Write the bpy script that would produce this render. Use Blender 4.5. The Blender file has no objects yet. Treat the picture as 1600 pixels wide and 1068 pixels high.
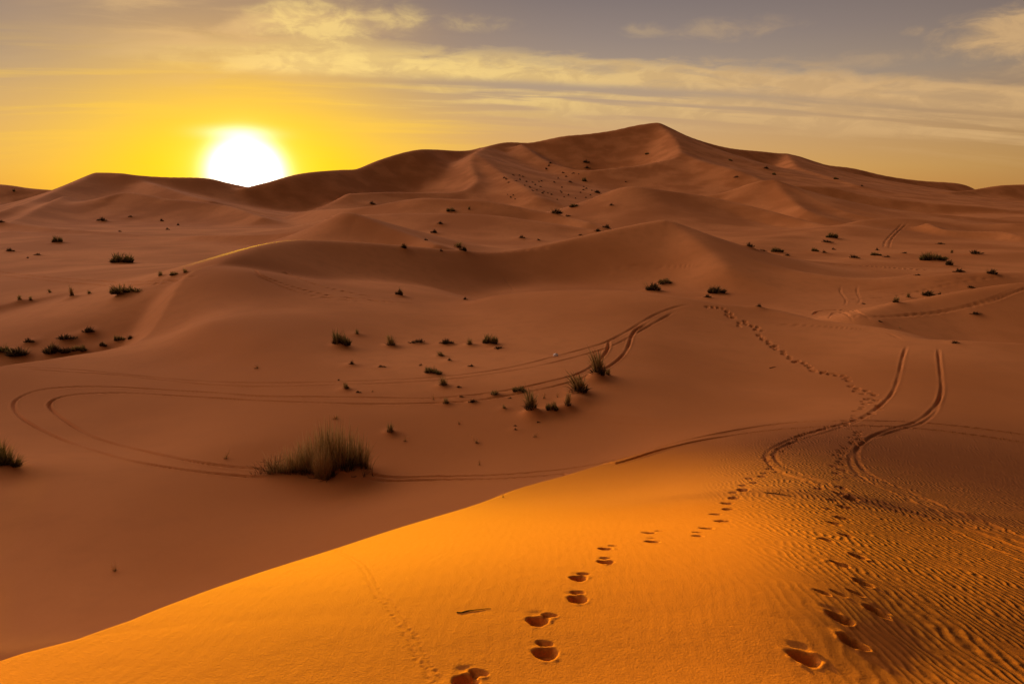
import bpy, math, random
import numpy as np
random.seed(7); rng = np.random.default_rng(7)
scene = bpy.context.scene
COL = scene.collection
R = math.radians

# ------------------------------------------------------------------ camera
PITCH = R(12.1); FPX = 1066.7
cp, sp = math.cos(PITCH), math.sin(PITCH)
cam_d = bpy.data.cameras.new('camera'); cam = bpy.data.objects.new('camera', cam_d); COL.objects.link(cam)
cam_d.sensor_width = 36.0; cam_d.lens = 36.0 * FPX / 1600; cam_d.clip_start = 0.1; cam_d.clip_end = 20000
cam.location = (0, 0, 0); cam.rotation_euler = (R(90) - PITCH, 0, 0)
scene.camera = cam

def ray(u, v):                     # photograph pixel -> direction, scaled so that y = 1
    x = (np.asarray(u, float) - 800) / FPX; yu = (534 - np.asarray(v, float)) / FPX
    y = cp + yu * sp; z = -sp + yu * cp
    return x / y, z / y

def P(u, v, Y):
    a, b = ray(u, v)
    return np.array([a * Y, Y, b * Y])

SUN_AZ, SUN_EL = R(-20.7), R(1.55)
sun_dir = np.array([math.sin(SUN_AZ) * math.cos(SUN_EL), math.cos(SUN_AZ) * math.cos(SUN_EL), math.sin(SUN_EL)])

# ------------------------------------------------------------------ terrain grid
rows = [-5.0]
while rows[-1] < 3000:
    y = rows[-1]
    rows.append(y + (0.06 if y < 2.3 else 0.011 if y < 3.6 else 0.0035 * y if y < 40 else 0.0045 * y))
while len(rows) % 2 != 1: rows.append(rows[-1] * 1.006)
RY = np.array(rows)
side = 1.02 + np.cumsum(np.linspace(0.004, 0.03, 48))
ns = 1050
S = np.concatenate([-side[::-1], np.linspace(-1.0, 1.0, ns), side])
while (len(S) - 1) % 3: S = np.append(S, S[-1] + 0.03)
def W(Y): return 1.5 + 0.8 * (Y + np.sqrt(Y * Y + 9)) / 2
NR, NC = len(RY), len(S)
CY, CS = RY, S[::3]
CX = CS[None, :] * W(CY)[:, None]; CYg = np.repeat(CY[:, None], len(CS), 1)
qx, qy = CX.ravel(), CYg.ravel()

# ------------------------------------------------------------------ dune shapes
def resample(pts, n):
    pts = np.asarray(pts, float)
    if len(pts) == 2: t = np.linspace(0, 1, n)[:, None]; return pts[0] * (1 - t) + pts[1] * t
    d = np.sqrt((np.diff(pts[:, :2], axis=0) ** 2).sum(1)) ** 0.5
    t = np.concatenate([[0], np.cumsum(d)]); tt = np.linspace(0, t[-1], n)
    p = np.vstack([2 * pts[0] - pts[1], pts, 2 * pts[-1] - pts[-2]])
    tk = np.concatenate([[t[0] - (t[1] - t[0])], t, [t[-1] + t[-1] - t[-2]]])
    i = np.clip(np.searchsorted(t, tt, side='right') - 1, 0, len(t) - 2)
    out = np.zeros((n, pts.shape[1]))
    t0, t1, t2, t3 = tk[i], tk[i + 1], tk[i + 2], tk[i + 3]
    h = (t2 - t1); x = ((tt - t1) / h)[:, None]
    m1 = (p[i + 2] - p[i]) / (t2 - t0)[:, None] * h[:, None]
    m2 = (p[i + 3] - p[i + 1]) / (t3 - t1)[:, None] * h[:, None]
    return ((2 * x**3 - 3 * x**2 + 1) * p[i + 1] + (x**3 - 2 * x**2 + x) * m1
            + (-2 * x**3 + 3 * x**2) * p[i + 2] + (x**3 - x**2) * m2)

def crest(pix, n=44):
    return resample([P(u, v, Y) for u, v, Y in pix], n)

def nearest(line, px, py):          # distance, side weight (+1 left hand .. -1 right hand), interpolated extra columns
    best = np.full(px.shape, 1e18); sgn = np.ones(px.shape); val = np.zeros((line.shape[1] - 2,) + px.shape)
    dv = np.diff(line[:, :2], axis=0); dv = dv / (np.linalg.norm(dv, axis=1)[:, None] + 1e-9)
    nn = np.c_[-dv[:, 1], dv[:, 0]]; nv = np.vstack([nn[:1], nn[:-1] + nn[1:], nn[-1:]])
    nv = nv / np.linalg.norm(nv, axis=1)[:, None]
    for q, (a, b) in enumerate(zip(line[:-1], line[1:])):
        dx, dy = b[0] - a[0], b[1] - a[1]; L2 = dx * dx + dy * dy + 1e-9
        t = np.clip(((px - a[0]) * dx + (py - a[1]) * dy) / L2, 0, 1)
        ex, ey = px - a[0] - t * dx, py - a[1] - t * dy
        d2 = ex * ex + ey * ey; m = d2 < best
        t = t[m]; ex, ey = ex[m], ey[m]; dd = np.sqrt(d2[m]) + 1e-9
        best[m] = d2[m]
        # blended normal: continuous along the line, soft around its ends
        n0 = nv[q] * (1 - t)[:, None] + nv[q + 1] * t[:, None]
        sgn[m] = np.clip((ex * n0[:, 0] + ey * n0[:, 1]) / dd / .5, -1, 1)
        for k in range(val.shape[0]):
            val[k][m] = a[2 + k] + (b[2 + k] - a[2 + k]) * t
    return np.sqrt(best), sgn, val

def ease(d, s, L, w):
    return s * L * (1 - np.exp(-(np.sqrt(d * d + w * w) - w) / L))

def dune(pix, sn, Ln, sf, Lf, w=1.0, n=72, soft=0.0):
    """upper envelope of the slopes that fall from every stretch of the crest line"""
    sn0, sn1 = sn if isinstance(sn, tuple) else (sn, sn); sn = min(sn0, sn1)
    line = crest(pix, n); out = np.full(qx.shape, -99.0)
    deep_max = max(line[:, 2].max() + 14.5, 3); Rr = 2.6 * max(Ln, Lf, deep_max / min(sn, sf))
    idx = np.nonzero((qy > line[:, 1].min() - Rr) & (qy < line[:, 1].max() + Rr) & (qx > line[:, 0].min() - Rr) & (qx < line[:, 0].max() + Rr))[0]
    acc = np.zeros(len(idx)); px, py = qx[idx], qy[idx]; best = np.full(px.shape, -99.0); w = np.maximum(.8 * w, 0.0042 * np.maximum(py, 0)); w2 = w * w
    dv = np.diff(line[:, :2], axis=0); dv = dv / (np.linalg.norm(dv, axis=1)[:, None] + 1e-9)
    nn = np.c_[-dv[:, 1], dv[:, 0]]; nv = np.vstack([nn[:1], nn[:-1] + nn[1:], nn[-1:]]); nv = nv / np.linalg.norm(nv, axis=1)[:, None]
    for q, (a, b) in enumerate(zip(line[:-1], line[1:])):
        dx, dy = b[0] - a[0], b[1] - a[1]; L2 = dx * dx + dy * dy + 1e-9
        t = np.clip(((px - a[0]) * dx + (py - a[1]) * dy) / L2, 0, 1)
        ex, ey = px - a[0] - t * dx, py - a[1] - t * dy
        d2 = ex * ex + ey * ey; d = np.sqrt(d2) + 1e-9
        n0 = nv[q]; n1 = nv[q + 1]
        f = .5 + .5 * np.clip((ex * (n0[0] + t * (n1[0] - n0[0])) + ey * (n0[1] + t * (n1[1] - n0[1]))) / d * 2, -1, 1)
        z = a[2] + (b[2] - a[2]) * t; deep = np.maximum(z + 14.5, 3)
        sq = sn0 + (sn1 - sn0) * min(1, q / (.3 * len(line)))
        s_ = sq + (sf - sq) * f; L = np.maximum(Ln + (Lf - Ln) * f, deep / s_)
        h = z - s_ * L * (1 - np.exp(-(np.sqrt(d2 + w2) - w) / L)) - .03 * d
        if soft:
            mx_ = np.maximum(best, h); acc = acc * np.exp((best - mx_) / soft) + np.exp((h - mx_) / soft) * math.sqrt(L2) * sn / (2 * soft); best = mx_
        else: np.maximum(best, h, out=best)
    if soft: best = best + soft * np.log(np.maximum(acc, .05))
    out[idx] = best
    return out

def tps(pts, lam=1e-4):
    pts = np.asarray(pts, float)
    a = pts[:, 0] / (np.abs(pts[:, 1]) + 4); b = np.log(np.maximum(pts[:, 1], -3) + 4)
    A = np.c_[a, b]; n = len(A)
    def K(r2): return np.where(r2 > 0, r2 * np.log(r2 + 1e-12), 0) * 0.5
    D = ((A[:, None] - A[None]) ** 2).sum(-1)
    Pm = np.c_[np.ones(n), A]
    M = np.zeros((n + 3, n + 3)); M[:n, :n] = K(D) + lam * np.eye(n); M[:n, n:] = Pm; M[n:, :n] = Pm.T
    s = np.linalg.solve(M, np.concatenate([pts[:, 2], np.zeros(3)]))
    def f(px, py):
        full = np.full(px.shape, -40.0); ok = py < 110; full[ok] = f0(px[ok], py[ok]); return full
    def f0(px, py):
        a2 = px / (np.abs(py) + 4); b2 = np.log(np.maximum(py, -3) + 4)
        o = s[n] + s[n + 1] * a2 + s[n + 2] * b2
        for k in range(n): o = o + s[k] * K((a2 - A[k, 0]) ** 2 + (b2 - A[k, 1]) ** 2)
        return o
    return f

# shared ground: right hand foreground running up to the middle crest (pixel, pixel, depth)
RIGHT = [(1200,1068,2.85),(1200,980,3.4),(1200,900,4.15),(1200,800,8.2),(1200,740,12.7),(1200,700,17.4),(1200,650,26),(1200,600,33),(1200,540,42),(1205,487,49.5),
         (1300,1068,2.9),(1300,980,3.5),(1300,900,4.5),(1300,800,8.7),(1300,740,12.9),(1300,700,17.2),(1300,660,22),
         (1400,1068,3.15),(1400,900,5.5),(1400,800,9.9),(1400,720,16),(1400,660,22.5),(1400,600,31),(1400,560,36),(1398,528,40.5),
         (1600,1068,3.6),(1600,900,6.4),(1600,850,8.6),(1600,800,11.4),(1600,720,18.3),(1600,660,24),(1600,600,31),(1600,545,37.5),
         (1800,1068,4.4),(1800,900,7.4),(1800,800,13),(1800,700,21),(1800,600,31),(1800,550,37),
         (1060,640,27),(1060,600,32),(1060,540,41),(1060,467,51)]
FGP = [(0,1028,3.4),(200,957,3.75),(350,908,4.35),(480,865,5.4),(560,839,6.45),(640,814,7.7),(720,789,10.0),(800,770,12.8),(900,738,15.0),(1000,708,17.4),(1080,688,19.5),
       (200,1068,2.9),(200,1010,3.28),(500,1068,2.85),(500,1000,3.23),(500,950,3.6),(800,1068,2.85),(800,1000,3.23),(800,950,3.57),(1000,1068,2.85),(1000,1000,3.23),(1000,950,3.57),
       (600,900,4.1),(800,900,4.05),(1000,900,4.05),(700,850,5.3),(850,850,5.13),(1000,850,5.13),(850,830,6.1),(1000,830,6.1),(850,800,8.9),(1000,800,8.9),(1000,760,12.2)]
feet = [(0,0,-2.02),(-3,0,-2.05),(3,0,-2.05),(0,-5,-1.9),(-5,-5,-2.2),(6,-5,-1.8),(-3,2,-2.25),(0,2,-2.2),(3,2,-2.2)]
VAL = [(0,1000,11.0),(150,940,12.2),(300,900,13.6),(480,840,15.2),(650,790,17.6),(800,750,19.6),(950,706,22),(0,860,14.6),(200,800,17),(480,760,20.3),(750,700,23.6),
       (0,720,20),(200,690,22.5),(400,690,23),(600,650,26.5),(800,650,26.5),(950,640,27),(0,620,27.5),(150,600,29.5),(300,600,30),(500,600,31),(700,600,31),(900,590,31.5),
       (0,577,31),(137,555,36),(240,525,42.5),(300,560,35),(330,500,44),(400,530,39),(600,540,40),(800,540,40),(950,540,40),
       (388,420,58),(450,440,57),(450,480,49),(560,500,46),(640,470,56),(560,430,64),(700,500,49),(850,500,48),(950,490,48),
       (672,474,57.5),(740,473,58),(799,463,58),(844,458,57),(912,457,55.5),(981,460,53)]
val_hidden = [(-25,14,-8.2),(-40,25,-8.6)]
VAL = [(u, v, Y * (1.1 if u <= 300 and v < 700 else 1)) for u, v, Y in VAL]
def sst0(x, a, b): t = np.clip((x - a) / (b - a), 0, 1); return t * t * (3 - 2 * t)
P3 = lambda L: [P(u, v, Y) for u, v, Y in L]

def dense(L, n=18):                 # fill in each sight column with evenly spread points
    out = []
    for u0 in sorted({u for u, v, Y in L}):
        c = [P(u, v, Y) for u, v, Y in L if abs(u - u0) < 8 and u >= u0 - 4]
        if any(abs(u0 - q) < 8 and q < u0 for q in {u for u, v, Y in L}): continue
        c.sort(key=lambda q: q[1]); out += list(resample(np.array(c), n)) if len(c) > 3 else c
    return out
RD = dense(RIGHT)
hG = tps(RD + P3(FGP) + feet, 1e-3)(qx, qy)
def soften(A, s0, s1):
    A = A.reshape(CX.shape)
    for ax_, s_ in ((0, s0), (1, s1)):
        k = np.exp(-.5 * (np.arange(-3 * s_, 3 * s_ + 1) / s_) ** 2); k /= k.sum(); A = np.moveaxis(A, ax_, 0)
        Ap = np.concatenate([2 * A[:1] - A[3 * s_:0:-1], A, 2 * A[-1:] - A[-2:-3 * s_ - 2:-1]])
        B = np.zeros_like(A)
        for i, c in enumerate(k): B += c * Ap[i:i + len(A)]
        A = np.moveaxis(B, 0, ax_)
    return A.ravel()
hG = soften(hG, 40, 8)
EDGE = crest([(-330,1120,2.75),(-120,1072,3.12),(0,1030,3.4),(200,960,3.75),(480,869,5.4),(640,820,7.7),(800,770,12.8),(900,738,15.0),(1000,708,17.4),(1080,688,19.6),(1160,655,23.2),(1190,600,30)], 50)
EDGE = np.vstack([[-3.2, -8, 0], EDGE])
EDGE = np.c_[EDGE, np.interp(EDGE[:, 1], [-8, 13, 16.5, 19.5, 24, 30], [.95, .9, .7, .35, .05, 0.0])]
d, sg, val = nearest(EDGE, qx, qy)
dl = np.where(sg > 0, d, 0); we = 0.12 + 0.012 * np.maximum(qy, 0)
hG = hG - val[1] * (np.sqrt(dl * dl + we * we) - we)

hV = tps(P3(VAL) + RD + val_hidden, 1e-3)(qx, qy)
hV = hV - 3 * np.clip((10.8 - qy) / 2.8, 0, 1) ** 2
# the valley sheet falls away behind the two crests that hide what lies beyond
EL = [(-420,560,22),(-260,556,25),(-120,575,31),(0,573,35),(69,563,37.5),(137,551,41),(192,539,44),(240,518,48),(299,446,58),(344,415,62),(388,398,68),(447,382,76),(498,381,80),(637,390,88),(740,399,94),(798,398,97),(878,383,101),(981,359,105),(1040,346,107)]
FL = [(560,500,50),(640,480,55),(672,474,57.5),(740,473,58),(799,463,58),(844,458,57),(912,457,55.5),(981,460,53.5),(1050,466,51.5),(1119,478,50),(1198,484.5,49.5),(1256,495,47),(1320,503,45),(1373,516,43),(1418,535,40),(1462,541,39),(1600,545,38),(1800,552,37),(2100,570,34)]
Eline = crest(EL, 60); Fline = crest(FL, 60)
d, sg, val = nearest(Eline, qx, qy)
beyond = (sg > 0) | (qy > Eline[-1][1])
eE = np.where(beyond, d, 0.0)
Ff = np.c_[Fline, np.interp(np.arange(60), [0, 4, 12, 59], [0.0, 0.0, .34, .34])]
d, sg, val = nearest(Ff, qx, qy)
eF = np.where(sg > 0, d, 0.0)
dropF = val[1] * (np.sqrt(eF * eF + 1.5) - 1.225)
dropE = 0.55 * (np.sqrt(eE * eE + 0.08) - 0.283)
def soften(A, s0, s1):
    A = A.reshape(CX.shape)
    for ax_, s_ in ((0, s0), (1, s1)):
        k = np.exp(-.5 * (np.arange(-3 * s_, 3 * s_ + 1) / s_) ** 2); k /= k.sum(); A = np.moveaxis(A, ax_, 0)
        Ap = np.concatenate([2 * A[:1] - A[3 * s_:0:-1], A, 2 * A[-1:] - A[-2:-3 * s_ - 2:-1]])
        B = np.zeros_like(A)
        for i, c in enumerate(k): B += c * Ap[i:i + len(A)]
        A = np.moveaxis(B, 0, ax_)
    return A.ravel()
lft_ = sst0(qx / np.maximum(qy, 5), -.02, -.08)
dropF = dropF * (1 - lft_) + soften(dropF, 14, 8) * lft_
hV = hV - dropF - dropE
hG = np.where(qy > 30, hG - dropF - dropE - 0.0, hG)

lft = np.maximum(.20 * qy + 1.0 - qx, 0) * np.clip((qy - 17) / 6, 0, 1)
hG = hG - .16 * (np.sqrt(lft * lft + 12) - 3.464)
far_off = .5 * (np.sqrt(np.maximum(qy - 76, 0) ** 2 + 4) - 2)
hG = hG - far_off; hV = hV - far_off
layers = [hG, hV]
T = 0.05 + 0.0028 * np.maximum(qy, 0)
base = -12.0 + 0.6 * np.sin(qx * .021 + 1) * np.cos(qy * .017) + 0.8 * np.sin(qx * .008 + qy * .011) - 9.0 * np.exp(-((qx + 38) / 15) ** 2 - ((qy - 54) / 11) ** 2)
base = np.where(qy < 55, base - (55 - qy) * .1, base)
layers.append(base)
def add(*a, **k): layers.append(dune(*a, **k))
# E / D crest as a dune of its own
add(EL[9:] + [(1060,361,104.5),(1080,377,100),(1108,400,93),(1140,428,85)], .60, 24, .36, 26, w=1.0, n=90, soft=.7)
add([(1040,346,107),(1068,357,106),(1095,369,103),(1130,391,98),(1163,407,93),(1236,421,88),(1332,433,84),(1420,434,82),(1500,427,82),(1650,423,84)], (.75, .26), 22, .40, 24, w=2.0)
# right hand mound behind the middle crest
add([(1340,490,54),(1394,475,57),(1445,466,58.5),(1531,450,60),(1600,440.5,61),(1720,432,62)], 0.337, 16, .40, 20, w=1.5)
add([(1400,432,84),(1480,424,86),(1560,424,86),(1700,422,86)], 0.184, 20, .3, 20, w=2)
# edge of the dark hollow on the left
add([(-160,470,66),(0,464,70),(86,455,74),(179,461,72),(240,452,72),(275,444,73),(327,427,76),(360,414,80)], 0.620, 12, .05, 60, w=4.0)
# ridge with the small sharp peak
add([(-150,336,225),(0,347,222),(103,357,205),(206,368,190),(265,371.5,178),(309,367.5,172),(378,366,166),(447,362,160),(509,347,154),(536,331,150),(565,337,147),(603,352,142),(644,367,136),(682,381,128)], 0.50, 24, .30, 60, w=1.0, n=160)
add([(103,368,185),(140,384,160),(185,402,138),(225,412,128)], 0.460, 9, .3, 9, w=1.5, n=20)
add([(20,361,200),(80,375,175),(150,398,145)], 0.245, 14, .3, 9, w=1.5, n=20)
# left skyline ridge and its arms
add([(95,294,434),(120,286,429),(151,271,424),(185,269,424),(215,272.5,424),(260,275,429),(320,276.5,439),(350,283,448),(385,291,463)], 0.522, 80, .4, 80, w=4)
add([(151,271,424),(103,291,381),(52,311,328),(21,324,298),(-40,345,270)], 0.522, 55, .36, 55, w=2)
add([(100,306,328),(45,332,270),(10,347,231)], 0.506, 18, .3, 18, w=1)
add([(172,304,318),(196,298,323),(230,303,318),(258,309,313),(309,314,308),(360,322,298),(410,338,270)], 0.460, 22, .3, 40, w=1.2)
add([(213,279,424),(250,291,395),(290,304,371),(330,312,356)], 0.460, 22, .3, 22, w=1.5)
add([(-340,297,1000),(-120,283,1000),(0,287,1000),(50,293,1000),(110,297,1000),(200,300,1000)], 0.460, 120, .4, 100, w=6)
# the great dune on the skyline
add([(385,291,440),(425,281,455),(470,270,480),(530,264,520),(560,262,540),(600,248,575),(650,234,610),(680,231.5,640),(735,233,680),(790,222,730),(830,222,745),(880,211,760),(920,207,770),(960,202,780),(1000,194.5,790),(1025,193,795),(1040,198,800),(1080,214,815),(1140,230,840),(1200,237,870),(1230,240,885),(1250,243.5,890),(1290,256,900),(1330,262,915),(1380,273,930),(1440,281,945),(1500,286.5,960),(1522,296,960)], 0.620, 190, .45, 200, w=4, n=240)
add([(1480,300,700),(1520,296,720),(1560,290,730),(1600,288,735),(1750,285,740),(2000,292,760)], .62, 90, .4, 90, w=4)
# bowl crest below the summit
add([(1028,194,794),(1050,212,740),(1063,238,660),(1050,246,640),(1000,256,625),(960,262,615),(920,266,610),(895,264,620),(850,249,660),(815,226,715)], 0.614, 90, .45, 70, w=3, n=60)
add([(1063,238,660),(1100,252,620),(1150,265,580),(1200,284,540),(1245,300,505)], 0.522, 50, .34, 60, w=4)
add([(1230,241,880),(1250,262,740),(1300,277,660),(1340,290,600)], 0.522, 40, .34, 60, w=4)
# pale slip face with its curved lower crest
add([(760,229,690),(743,237,630),(737,257,575),(745,277,530),(738,290,505),(715,299,490),(670,300.5,480),(610,299.5,470),(545,301,450)], 0.620, 50, .40, 36, w=1.2, n=60)
add([(743,240,620),(775,262,560),(810,285,500),(840,305,455)], 0.506, 40, .33, 50, w=4, n=24)
# middle distance ridges
add([(470,330,300),(540,325,270),(590,318,265),(650,309,262),(700,310,260),(760,313,256),(830,326,250),(880,336,240),(920,345,228)], 0.430, 36, .35, 40, w=2)
add([(540,334,215),(600,333,215),(690,333,212),(760,334,210),(830,343,205),(900,354,200),(980,365,190)], 0.261, 36, .3, 30, w=3)
add([(840,338,300),(880,334,300),(915,321,300),(950,300,300),(985,291,300),(1030,296,300),(1100,305,300),(1160,318,290),(1230,336,270),(1330,362,230)], 0.414, 44, .42, 50, w=3)
add([(1000,314,370),(1060,307,370),(1100,304,370),(1140,297,370),(1180,284,370),(1205,282,368),(1240,297,355),(1280,318,330),(1330,334,305),(1390,345,290)], 0.522, 40, .40, 50, w=2)
add([(1210,283,368),(1225,299,345),(1245,318,320),(1262,330,300)], 0.552, 22, .30, 30, w=1.0, n=24)
add([(1225,287,470),(1290,290,470),(1360,305,460),(1440,314,450),(1520,321,440),(1600,330,430),(1800,344,420)], .62, 50, .3, 60, w=2)
add([(1255,297,390),(1310,318,350),(1380,330,330),(1450,334,320),(1530,340,315),(1600,345,310),(1800,352,300)], .62, 30, .3, 40, w=2)
add([(1330,349,215),(1365,341,220),(1420,340.5,220),(1470,346,218),(1530,349,216),(1600,347,214),(1750,350,214)], 0.215, 60, .3, 40, w=2)
add([(1450,347,205),(1475,357,194),(1520,360,190),(1565,361,186),(1600,368,180),(1700,385,170)], .62, 50, .42, 12, w=1, n=24)
add([(1080,405,125),(1200,372,170),(1330,352,205)], 0.092, 80, .06, 80, w=6, n=20)

stack = np.stack(layers)
mx = stack.max(0)
H = mx + T * np.log(np.exp((stack - mx) / T).sum(0)) - T * 0.35
# gentle undulation of wind-worked sand
und = (np.sin(qx * .9 + 1.3 * np.sin(qy * .31)) * np.sin(qy * .55 + .7)) * .012 * np.clip((qy - 6) / 20, 0, 1)
amp = 0.0011 * np.clip(qy - 60, 0, 700)
for k in range(6):
    a = rng.uniform(0, 6.28); lam = rng.uniform(.10, .30) * (60 + np.maximum(qy, 0))
    lam = 18 * 1.55 ** k; ph = rng.uniform(0, 6.28)
    und = und + amp * np.exp(-((np.log(np.maximum(qy, 20) * .25) - math.log(lam)) / .6) ** 2) * np.sin((qx * math.cos(a) + qy * math.sin(a)) * 6.283 / lam + ph)
H = (H + und * .8).reshape(CX.shape)

def up(A, n, axis):                 # Catmull-Rom upsampling by n along axis
    A = np.moveaxis(A, axis, 0); m = A.shape[0]
    p = np.concatenate([2 * A[:1] - A[1:2], A, 2 * A[-1:] - A[-2:-1]])
    out = np.empty(((m - 1) * n + 1,) + A.shape[1:])
    for k in range(n):
        x = k / n
        p0, p1, p2, p3 = p[:-3], p[1:-2], p[2:-1], p[3:]
        out[k:-1:n] = p1 + .5 * x * (p2 - p0 + x * (2*p0 - 5*p1 + 4*p2 - p3 + x * (3*(p1 - p2) + p3 - p0)))
    out[-1] = A[-1]
    return np.moveaxis(out, 0, axis)
Z = up(H, 3, 1)
X = S[None, :] * W(RY)[:, None]
assert Z.shape == (NR, NC)
WR = W(RY)

def hits(us, vs):                   # where the sight lines meet the sand
    us = np.atleast_1d(np.asarray(us, float)); vs = np.atleast_1d(np.asarray(vs, float))
    a, b = ray(us, vs); out = np.zeros((len(us), 3)); k0 = int(np.searchsorted(RY, 2.6)); Yk = RY[k0:]; ki = np.arange(k0, NR)
    for i in range(len(us)):
        c = np.interp(a[i] * Yk / WR[k0:], S, np.arange(NC)); j = np.minimum(c.astype(int), NC - 2); f = c - j
        h = Z[ki, j] * (1 - f) + Z[ki, j + 1] * f
        g = b[i] * Yk - h
        m = np.nonzero(g < 0)[0]
        if len(m) == 0: m = [len(Yk) - 1]
        k = max(m[0], 1); t = g[k - 1] / (g[k - 1] - g[k] + 1e-12)
        y = Yk[k - 1] + (Yk[k] - Yk[k - 1]) * np.clip(t, 0, 1)
        out[i] = (a[i] * y, y, b[i] * y)
    return out

def ground(x, y):
    r = np.interp(y, RY, np.arange(NR)); i = min(int(r), NR - 2); f = r - i
    c = np.interp(x / W(np.array(y)), S, np.arange(NC)); j = min(int(c), NC - 2); g = c - j
    return (Z[i, j] * (1-f) + Z[i+1, j] * f) * (1-g) + (Z[i, j+1] * (1-f) + Z[i+1, j+1] * f) * g

def window(x, y, r):
    i0, i1 = np.searchsorted(RY, y - r), np.searchsorted(RY, y + r) + 1
    i0 = max(i0 - 1, 0); i1 = min(i1, NR)
    wmin, wmax = W(np.array(max(y - r, -5))), W(np.array(y + r))
    lo = min((x - r) / wmin, (x - r) / wmax); hi = max((x + r) / wmin, (x + r) / wmax)
    j0, j1 = max(np.searchsorted(S, lo) - 1, 0), min(np.searchsorted(S, hi) + 1, NC)
    return slice(i0, i1), slice(j0, j1)

# ------------------------------------------------------------------ marks in the sand
exec_marks = []
TRACKS = [  # pixels along each rut, strength
 ([(1085,474),(1050,481),(1016,495),(992,510),(964,526),(940,537),(878,554),(792,575),(706,587),(637,592),(569,595),(500,597),(395,598),(309,595),(206,586),(137,579),(52,574),(5,574)], .75),
 ([(1060,486),(1050,489),(1016,508),(981,528),(950,543),(912,554),(844,571),(775,583),(706,592),(637,597),(569,600),(500,602),(430,604),(344,602),(275,596),(172,585),(103,581),(24,575)], .65),
 ([(951,528),(951,543),(937,562),(906,583),(861,595),(809,607),(741,617),(672,622),(586,621),(500,620),(412,619),(344,614),(275,610),(206,606),(155,604),(103,605),(62,609),(38,617),(22,627),(22,638),(34,653),(62,670),(103,689),(155,706),(206,720),(275,732),(344,741),(392,747),(440,753)], 1.2),
 ([(1016,503),(990,518),(985,532),(978,549),(961,566),(936,581),(905,593),(871,602),(827,612),(775,621),(723,628),(655,630),(569,631),(500,629),(412,626),(344,622),(275,618),(206,614),(162,614),(120,616),(89,622),(76,631),(82,641),(103,658),(138,679),(179,693),(241,708),(309,722),(395,734),(450,740)], 1.2),
 ([(560,749),(672,745),(792,741),(878,733),(947,722),(998,709),(1050,693),(1119,678),(1187,666),(1256,659),(1325,657),(1394,658),(1462,662),(1531,670),(1600,679),(1680,692)], 1.5),
 ([(570,755),(672,750),(792,747),(878,740),(947,728),(998,714),(1050,698),(1119,684),(1187,674),(1256,668),(1325,665),(1394,667),(1462,672),(1531,681),(1600,691),(1680,705)], 1.3),
 ([(1418,538),(1411,556),(1406,580),(1399,604),(1389,621),(1370,636),(1349,650),(1325,660),(1290,669),(1242,683),(1211,697),(1196,709),(1198,718),(1215,736),(1256,750),(1308,767),(1359,784),(1428,808),(1514,839),(1600,878),(1700,925)], .62),
 ([(1390,622),(1366,642),(1330,662),(1260,684),(1225,696),(1210,707),(1213,718),(1225,729),(1256,742),(1308,760),(1400,792),(1500,822),(1600,858),(1700,900)], .5),
 ([(1466,542),(1468,566),(1471,593),(1471,617),(1456,640),(1431,659),(1394,669),(1359,683),(1340,700),(1339,717),(1352,736),(1394,757),(1462,786),(1531,812),(1600,839),(1690,875)], .7),
 ([(1472,600),(1463,640),(1440,661),(1385,677),(1345,693),(1330,710),(1328,721),(1340,740),(1375,760),(1450,792),(1530,826),(1600,850),(1690,890)], .45),
 ([(394,420),(412,432),(464,450),(516,462),(550,466),(600,471),(660,474)], 1.5),
 ([(414,414),(447,427),(498,446),(550,458),(600,466),(650,471)], 1.3),
 ([(392,424),(405,432),(460,455),(520,467),(580,472)], 1.1),
 ([(-20,422),(60,432),(137,438),(206,441),(275,437),(320,428)], 1.6),
 ([(-20,428),(60,437),(137,444),(206,446),(275,441)], 1.6),
 ([(1195,486),(1262,475),(1319,461),(1389,438),(1431,431)], 1.4), ([(1220,487),(1291,471),(1340,455),(1403,436)], 1.3),
 ([(1389,493),(1459,489),(1516,478),(1558,467),(1600,451),(1660,440)], 1.3), ([(1262,493),(1380,495),(1473,486),(1544,468),(1600,446)], .8),
 ([(1268,493),(1277,487),(1300,484),(1333,486),(1352,493),(1361,502)], 1.1), ([(1295,497),(1302,489),(1319,489),(1331,497),(1330,503)], .7),
 ([(1315,445),(1313,455),(1322,469),(1319,478)], .35), ([(1341,443),(1339,456),(1344,468),(1338,477)], .3),
 ([(1300,470),(1400,462),(1500,441),(1560,433),(1600,430)], .7), ([(1330,456),(1420,447),(1500,436),(1600,428)], .6),
 ([(1381,387),(1383,377),(1403,356),(1413,347)], .5), ([(1389,388),(1393,374),(1410,356),(1421,347)], .5),
 ([(1288,412),(1347,415),(1417,420),(1480,423)], 1.2), ([(1190,505),(1290,510),(1380,519),(1416,534)], .5), ([(1352,505),(1400,517),(1445,531),(1466,540)], .5),
 ([(1140,478),(1154,463),(1160,445),(1158,440)], .5),
 ([(740,395),(800,392),(880,384)], .5), ([(930,430),(1000,420),(1060,416),(1110,414)], .4), ([(940,424),(1000,414),(1060,408)], .35),
 ([(780,425),(810,462)], .25),
]
Zd = np.zeros_like(Z, dtype=np.float32)
wob = rng.uniform(0, 6.28, 8)
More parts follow.
